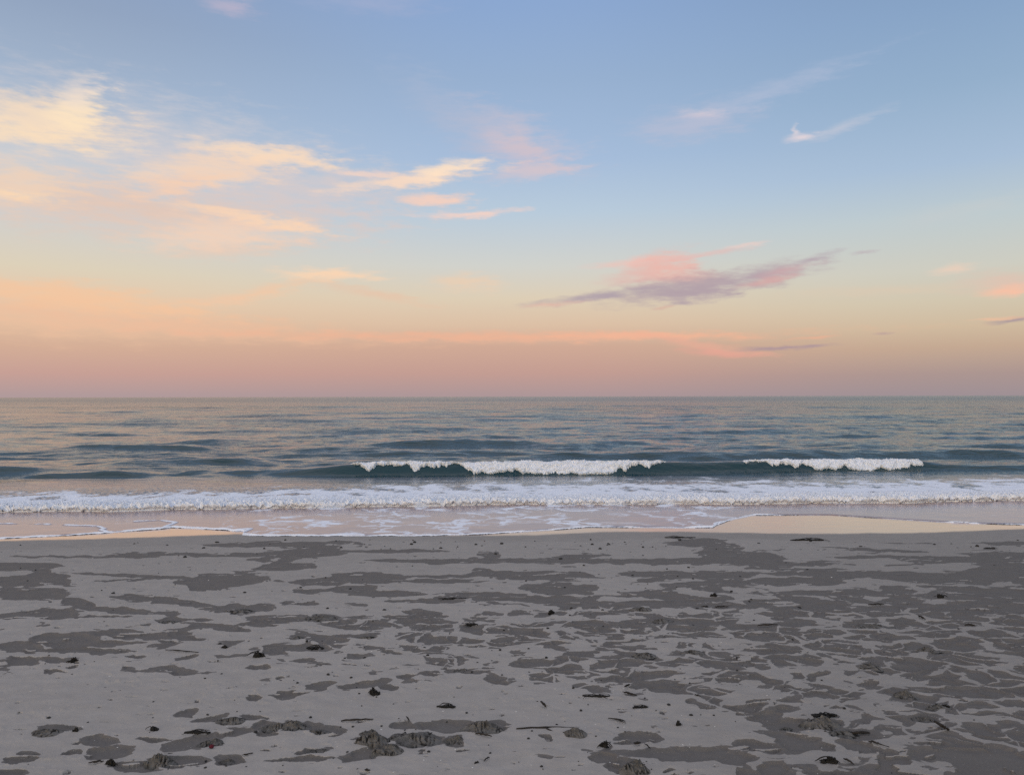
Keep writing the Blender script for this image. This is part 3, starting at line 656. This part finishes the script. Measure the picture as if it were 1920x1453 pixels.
MOUNDS = [  # px, row of the middle, width px, height px, lean, ridges, label
 (908, 1367, 84, 34, .2, 11, 'tallest ridged sand mound, right end of the long footprint, bottom centre'),
 (703, 1389, 66, 34, .1, 8, 'pointed dark sand mound left of the ribbed hollow'),
 (728, 1408, 60, 26, .5, 9, 'sand mound with a pale side and a small round lump on it'),
 (694, 1374, 36, 15, .4, 6, 'small dark peaked sand mound above the pointed one'),
 (560, 1361, 62, 26, -.4, 6, 'brown peaked sand mound at the left of the footprint trail'),
 (516, 1362, 64, 20, .4, 8, 'low dark sand mound left of the brown peaked one'),
 (592, 1372, 64, 16, .2, 10, 'wrinkled low sand mound just right of the brown peaked one'),
 (785, 1383, 110, 24, .0, 16, 'broad ribbed bank of sand in the middle of the footprint trail'),
 (856, 1387, 46, 22, .2, 11, 'small ribbed oval bank of sand right of the broad one'),
 (302, 1430, 58, 36, .2, 9, 'rough brown sand mound in a dark hollow, bottom left'),
 (428, 1424, 34, 15, .2, 11, 'small striped sand mound right of the rough brown one, bottom left'),
 (92, 1374, 62, 15, -.1, 5, 'flat olive sand mound at the far left of the foreground'),
 (434, 1352, 56, 17, .5, 9, 'slanting grooved sand bank left of the footprint trail'),
 (598, 1404, 60, 11, .4, 8, 'thin dark tilted sand bank below the footprint trail'),
 (1081, 1377, 46, 21, .0, 7, 'dark tent shaped sand mound at the end of the long dark strand'),
 (1196, 1446, 64, 38, -.2, 8, 'pale and dark sand mound at the bottom edge, right of centre'),
 (1548, 1357, 76, 34, -.1, 7, 'large dark sand mound with weed on top, lower right'),
 (1580, 1371, 74, 14, .2, 5, 'smooth low sand bank below the mound with weed on top'),
 (1700, 1302, 44, 20, -.1, 8, 'rounded wrinkled sand mound alone on the right'),
 (1476, 1361, 30, 10, .0, 8, 'little dark sand bump left of the mound with weed'),
 (1740, 1346, 56, 15, -.2, 14, 'brown grooved bank of sand at the right, above the dark wedge'),
 (400, 1393, 52, 20, .4, 7, 'wrinkled sand mound beside the dark red scrap'),
 (1762, 1325, 36, 10, .0, 6, 'small black topped sand bump right of the lower right mound'),
 (452, 1146, 58, 11, .0, 6, 'wide dark sand bank far left, nearest the sea'),
 (607, 1159, 62, 12, .1, 5, 'smooth oval sand bank right of the wide dark one, far left'),
 (322, 1165, 52, 9, -.2, 6, 'low sand bank at the far left, left of the oval one'),
 (556, 1195, 40, 10, .0, 5, 'smooth sand hump in the middle distance, left of centre'),
 (1206, 1143, 42, 10, -.2, 5, 'pointed sand hump in the middle distance, right of centre'),
 (1243, 1163, 30, 8, .0, 4, 'rounded sand hump below the pointed one, right of centre'),
 (690, 1196, 52, 12, .2, 5, 'oval sand hump in the middle distance, centre left'),
 (1640, 1174, 60, 10, .0, 6, 'broad sand hump in the middle distance, far right'),
 (1210, 1228, 42, 10, .1, 7, 'dark creased sand hump among the footprints, centre right'),
 (1302, 1222, 40, 9, .0, 7, 'creased sand hump right of the dark creased one'),
 (868, 1254, 30, 8, .3, 5, 'sand rim at the right end of the oval footprint row'),
 (1632, 1250, 46, 12, .0, 5, 'sand hump with a black bit on top, right side'),
 (1740, 1218, 36, 10, -.2, 6, 'small sand hump at the right edge of the footprints'),
]
for k, (px, py, wpx_, hpx, lean, rid, lab) in enumerate(MOUNDS):
    x, y, z = spot(px, py)
    q = mpp(py)
    ht = hpx * q / math.cos(math.atan(H / y)) * 0.95
    dp = max(wpx_ * q * 0.7, hpx * 0.5 * q * y / H)
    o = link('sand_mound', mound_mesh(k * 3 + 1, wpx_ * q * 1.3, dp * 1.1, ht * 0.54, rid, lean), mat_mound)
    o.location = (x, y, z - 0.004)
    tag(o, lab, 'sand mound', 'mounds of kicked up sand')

def tube(bm, pts, rad, seg=6):
    """tapered tube through points"""
    prev = None
    n = len(pts)
    for i, p in enumerate(pts):
        p = Vector(p)
        d = (Vector(pts[min(i + 1, n - 1)]) - Vector(pts[max(i - 1, 0)])).normalized()
        a = d.orthogonal().normalized(); b = d.cross(a)
        r_ = rad * (0.35 + 0.65 * math.sin(math.pi * (0.12 + 0.8 * i / (n - 1)))) * random.uniform(.8, 1.2)
        ring = [bm.verts.new(p + a * math.cos(t * 2 * math.pi / seg) * r_ + b * math.sin(t * 2 * math.pi / seg) * r_) for t in range(seg)]
        if prev:
            for t in range(seg):
                bm.faces.new((prev[t], prev[(t + 1) % seg], ring[(t + 1) % seg], ring[t]))
        else: bm.faces.new(ring[::-1])
        prev = ring
    bm.faces.new(prev)
import bmesh
def bm_obj(name, bm, mat, parent=None):
    me = bpy.data.meshes.new(name); bmesh.ops.recalc_face_normals(bm, faces=bm.faces); bm.to_mesh(me); bm.free()
    for p in me.polygons: p.use_smooth = True
    return link(name, me, mat, parent)
def lump(bm, sx_, sy_, sz_, amp=0.35, sub=3, loc=(0, 0, 0), seed=0):
    g_ = bmesh.ops.create_icosphere(bm, subdivisions=sub, radius=1)
    vs = g_['verts']
    c = np.array([v.co[:] for v in vs])
    f = 1 + amp * 1.6 * fbm(c[:, 0] * 1.7 + seed + c[:, 2], c[:, 1] * 1.7 - c[:, 2] * 1.3 + seed, 4, 0.65)
    for v, k_ in zip(vs, f):
        v.co = Vector((v.co.x * sx_ * k_ + loc[0], v.co.y * sy_ * k_ + loc[1], v.co.z * sz_ * k_ + loc[2]))
def root(name, label, cat, px, py, group=None, rz=0.0):
    x, y, z = spot(px, py)
    o = bpy.data.objects.new(name, None); COL.objects.link(o); o.empty_display_size = 0.02
    o.location = (x, y, z); o.rotation_euler = (0, 0, rz)
    return tag(o, label, cat, group)

WEED = [  # px, row, width px, height px, strands, label
 (700, 1302, 30, 12, 2, 'black rounded seaweed clump alone on the pale sand, left of centre'),
 (138, 1241, 24, 11, 2, 'black pointed seaweed clump on the rim of a far left footprint'),
 (482, 1230, 34, 10, 2, 'low black seaweed clump in the pale area, left'),
 (590, 1212, 30, 8, 3, 'black ragged seaweed clump on a dark patch, left of centre'),
 (420, 1213, 18, 5, 1, 'small flat black seaweed clump, left middle distance'),
 (836, 1326, 32, 8, 3, 'spread out dark seaweed clump right of the black rounded one'),
 (286, 1367, 28, 8, 2, 'dark seaweed clump shaped like a low tent, bottom left'),
 (208, 1433, 24, 11, 3, 'spiky black seaweed clump at the bottom left corner'),
 (141, 1371, 14, 8, 1, 'small black seaweed clump at the right end of the olive mound'),
 (1135, 1400, 24, 11, 4, 'black knobbly seaweed clump left of the long dark hollow, lower right'),
 (1272, 1360, 14, 9, 1, 'tiny peaked black seaweed clump on open sand, lower right'),
 (1118, 1306, 50, 6, 4, 'flat stringy seaweed clump under a dark patch, centre right'),
 (1545, 1343, 40, 11, 7, 'tangled black seaweed clump on top of the large dark mound'),
 (1555, 1428, 40, 12, 4, 'broken black seaweed clump at the bottom right'),
 (1763, 1323, 30, 7, 3, 'black seaweed clump on the small bump at the right'),
 (1200, 1327, 26, 6, 3, 'twin peaked black seaweed clump on speckled sand, centre right'),
 (1340, 1118, 18, 6, 1, 'black seaweed clump in the far middle distance, right of centre'),
 (1765, 1120, 24, 7, 2, 'black seaweed clump in the far middle distance, far right'),
 (1033, 1149, 18, 7, 1, 'small black peaked seaweed clump in the far middle distance, centre'),
 (884, 1170, 22, 6, 2, 'black seaweed clump in the middle distance, centre'),
 (848, 1121, 48, 5, 3, 'long flat black seaweed clump in the far middle distance, centre'),
 (1275, 1008, 50, 4, 4, 'dark seaweed strip at the tide line, right of centre'),
 (1515, 1013, 56, 5, 4, 'dark seaweed strip at the tide line, right'),
 (1855, 1028, 20, 4, 2, 'dark seaweed strip at the tide line, far right'),
 (1632, 1247, 11, 9, 1, 'small black seaweed clump on the hump at the right'),
 (435, 1352, 30, 7, 4, 'dark wiry seaweed clump along the grooved sand bank, left'),
 (370, 1373, 44, 7, 6, 'dark matted seaweed clump above the red scrap, bottom left'),
]
for k, (px, py, wpx_, hpx, ns, lab) in enumerate(WEED):
    random.seed(100 + k)
    q = mpp(py); wd = wpx_ * q; ht = hpx * q
    r_ = root('seaweed_clump', lab, 'seaweed', px, py, 'dark seaweed clumps on the sand')
    bm = bmesh.new()
    if wpx_ / hpx > 3.6:
        for j in range(9):
            t = (j - 4) / 9 + random.uniform(-.02, .02); f = random.uniform(.5, .9) * (1.1 - abs(t))
            lump(bm, wd * 0.12, ht * 0.9 * f, ht * 0.55 * f, 0.8, 2, (wd * t, random.uniform(-.2, .2) * ht, ht * .1), k * 2.1 + j)
    else:
        for j in range(5):
            t = random.uniform(-.32, .32); f = 1.0 if j == 0 else random.uniform(.4, .8)
            if j == 0: t = random.uniform(-.12, .12)
            lump(bm, wd * 0.20 * f, wd * 0.16 * f, ht * 0.78 * f, 0.95, 3, (wd * t, random.uniform(-.1, .1) * wd, ht * .08), k * 2.1 + j * 3.3)
    bm_obj('mass', bm, mat_weed, r_)
    for j in range(ns):
        bm = bmesh.new()
        a = random.uniform(-0.5, 0.5) + (math.pi if j % 2 else 0); ln = wd * random.uniform(.4, .65)
        st = Vector((random.uniform(-.15, .15) * wd, random.uniform(-.12, .02) * wd, ht * random.uniform(.3, .9)))
        pts = []
        for i in range(7):
            t = i / 6
            pts.append(st + Vector((math.cos(a) * ln * t, math.sin(a) * ln * t + random.uniform(-.02, .02) * wd, -st.z * t * t + random.uniform(0, .10) * ht + 0.002)))
        tube(bm, pts, max(0.0018, ht * 0.10), 5)
        bm_obj('strand', bm, mat_weed, r_)

STICK = [  # px0, row0, px1, row1, thickness px, lift px at first end, label
 (1168, 1299, 1194, 1305, 4, 1, 'straight dark stick lying below the hook shaped one, centre right'),
 (1171, 1292, 1181, 1287, 4, 1, 'short hook shaped dark stick, centre right'),
 (1303, 1304, 1315, 1307, 3, 0, 'short dark stick on a brown patch, centre right'),
 (968, 1366, 1076, 1364, 4, 0, 'long dark knotted strand of driftwood along the footprint trail'),
 (640, 1353, 700, 1350, 4, 0, 'dark driftwood stick above the footprint trail, centre left'),
 (1140, 1348, 1172, 1353, 3, 1, 'thin forked dark stick on speckled sand, centre right'),
 (1597, 1373, 1631, 1373, 6, 1, 'thick black stick lying on the dark hollow, lower right'),
 (1752, 1360, 1781, 1370, 7, 9, 'black wedge of wood pointing up from the sand, lower right'),
 (1628, 1394, 1648, 1396, 4, 1, 'short forked black stick in a dark patch, lower right'),
 (1550, 1355, 1560, 1368, 5, 4, 'short upright black stick leaning on the large dark mound'),
 (1582, 1424, 1602, 1432, 4, 3, 'slanting dark stick at the bottom right'),
 (1421, 1172, 1458, 1171, 3, 0, 'thin curved dark stick in the middle distance, right'),
 (1722, 1156, 1734, 1161, 4, 1, 'short slanting dark stick in the middle distance, far right'),
 (1628, 1134, 1657, 1133, 3, 0, 'thin dark stick in the far middle distance, right'),
 (1808, 1172, 1828, 1173, 4, 0, 'dark stick at the far right, middle distance'),
 (1314, 1137, 1328, 1137, 4, 0, 'stubby dark stick in the far middle distance, left of a longer one'),
 (1340, 1137, 1366, 1137, 3, 0, 'longer thin dark stick in the far middle distance, right of a stubby one'),
 (166, 1433, 194, 1429, 4, 1, 'dark stick left of the spiky seaweed, bottom left corner'),
 (310, 1219, 372, 1224, 2.5, 0, 'thin dark stick in the pale area, upper left of the footprints'),
 (1014, 1324, 1024, 1330, 5, 5, 'short black stick pointing up on speckled sand, centre'),
 (762, 1349, 768, 1354, 3, 4, 'tiny curved black stick above the long footprint, centre'),
 (891, 1377, 922, 1383, 3, 0, 'grey slanting stick right of the ribbed oval bank'),
 (1189, 1398, 1201, 1396, 5, 1, 'stubby black stick above the long dark hollow, lower right'),
 (1209, 1398, 1219, 1404, 3, 2, 'slanting black stick above the long dark hollow, lower right'),
 (454, 1418, 474, 1413, 3, 1, 'dark stick right of the striped mound, bottom left'),
 (907, 1427, 918, 1419, 3, 1, 'thin tilted twig at the bottom, centre'),
 (890, 1433, 898, 1431, 4, 0, 'stubby black twig at the bottom, centre'),
 (684, 1446, 694, 1445, 4, 0, 'flat dark stick at the bottom edge, centre left'),
]
for k, (xa, ya, xb, yb_, th, lift, lab) in enumerate(STICK):
    random.seed(300 + k)
    ax, ay, azz = spot(xa, ya); bx, by, bz = spot(xb, yb_)
    cx, cy = (ax + bx) / 2, (ay + by) / 2
    q = mpp(ya)
    bm = bmesh.new()
    n = 9
    pts = []
    for i in range(n):
        t = i / (n - 1)
        pts.append((ax + (bx - ax) * t - cx, ay + (by - ay) * t - cy + random.uniform(-1, 1) * q * th * .5, lift * q * (1 - t) + th * q * .45 + random.uniform(-.12, .12) * th * q + math.sin(math.pi * t) * th * q * .25))
    if lift > 6:      # the wedge: a flat tapering slab
        for i in range(n): pts[i] = (pts[i][0], pts[i][1], lift * q * (1 - i / (n - 1)) * .8 + .004)
    tube(bm, pts, th * q * .45, 7)
    if k in (5, 8, 3):
        m_ = n // 2
        tube(bm, [pts[m_], (pts[m_][0] + th * q * 2, pts[m_][1] - th * q * 3, pts[m_][2]), (pts[m_][0] + th * q * 5, pts[m_][1] - th * q * 5, pts[m_][2] * .6)], th * q * .35, 5)
    o = bm_obj('driftwood_stick', bm, mat_wood)
    o.location = (cx, cy, max(azz, bz) if k != 3 else (azz + bz) / 2)
    tag(o, lab, 'stick', 'dark sticks on the sand')

# the small dark red scrap
bm = bmesh.new()
q = mpp(1392)
lump(bm, 4 * q, 3 * q, 3.6 * q, 0.9, 3, (0, 0, 2 * q), 4.4)
o = bm_obj('red_scrap', bm, mat_red)
x, y, z = spot(404, 1394); o.location = (x, y - 0.05, z + 0.012)
tag(o, 'small crumpled dark red scrap by a wrinkled mound, bottom left', 'scrap')

# pebbles and shell bits: a few shapes each, then copies
random.seed(55)
def pebble_src(seed):
    bm = bmesh.new(); lump(bm, 1, 1, .8, .35, 2, (0, 0, .35), seed)
    me = bpy.data.meshes.new('pebble'); bm.to_mesh(me); bm.free()
    for p in me.polygons: p.use_smooth = True
    me.materials.append(mat_peb); return me
def shell_src(seed):
    bm = bmesh.new(); lump(bm, 1, .8, .35, .3, 2, (0, 0, .12), seed)
    for v in list(bm.verts):
        if v.co.z > .2 and v.co.x ** 2 + v.co.y ** 2 < .25: v.co.z -= .22        # hollow cup
    me = bpy.data.meshes.new('shell_fragment'); bm.to_mesh(me); bm.free()
    for p in me.polygons: p.use_smooth = True
    me.materials.append(mat_shell); return me
PEB = [pebble_src(s_ * 3.1) for s_ in range(6)]
SHL = [shell_src(s_ * 2.3) for s_ in range(4)]
def scatter(meshes, name, label, cat, group, n, rows_w, rad, xw=None):
    src = bpy.data.objects.new(name, meshes[0])
    for i in range(n):
        o = src if i == 0 else src.copy()
        COL.objects.link(o)
        o.data = meshes[i % len(meshes)]
        a, b = random.choices([r_[:2] for r_ in rows_w], [r_[2] for r_ in rows_w])[0]
        px = xw(i) if xw else random.uniform(5, 1915)
        py = random.uniform(a, b)
        x, y, z = spot(px, py)
        r_ = rad() * mpp(py)
        o.location = (x, y, z - r_ * .1); o.scale = (r_ * random.uniform(.8, 1.5), r_ * random.uniform(.8, 1.3), r_ * random.uniform(.7, 1.1))
        o.rotation_euler = (0, 0, random.uniform(0, 6.28))
        tag(o, label, cat, group)
def xmix(i):
    return random.choice((random.uniform(5, 1915), random.gauss(1130, 220), random.gauss(620, 260))) % 1915
scatter(PEB, 'pebble', 'tiny dark pebble lying on the grey beach sand', 'pebble', 'tiny dark pebbles strewn over the sand', 290,
        [(1012, 1030, 2.2), (1030, 1120, 1.6), (1120, 1220, 2.2), (1220, 1300, 2.0), (1300, 1350, 2.2), (1350, 1448, 2.2)], lambda: random.choice((1.0, 1.2, 1.4, 1.6, 2.1, 2.8)), xmix)
scatter(SHL, 'shell_fragment', 'tiny pale shell fragment lying on the grey beach sand', 'shell', 'tiny pale shell fragments strewn over the sand', 150,
        [(1020, 1200, .5), (1200, 1280, 1.2), (1280, 1350, 3), (1350, 1448, 3)], lambda: random.choice((.7, .9, 1.0, 1.2, 1.6)), xmix)
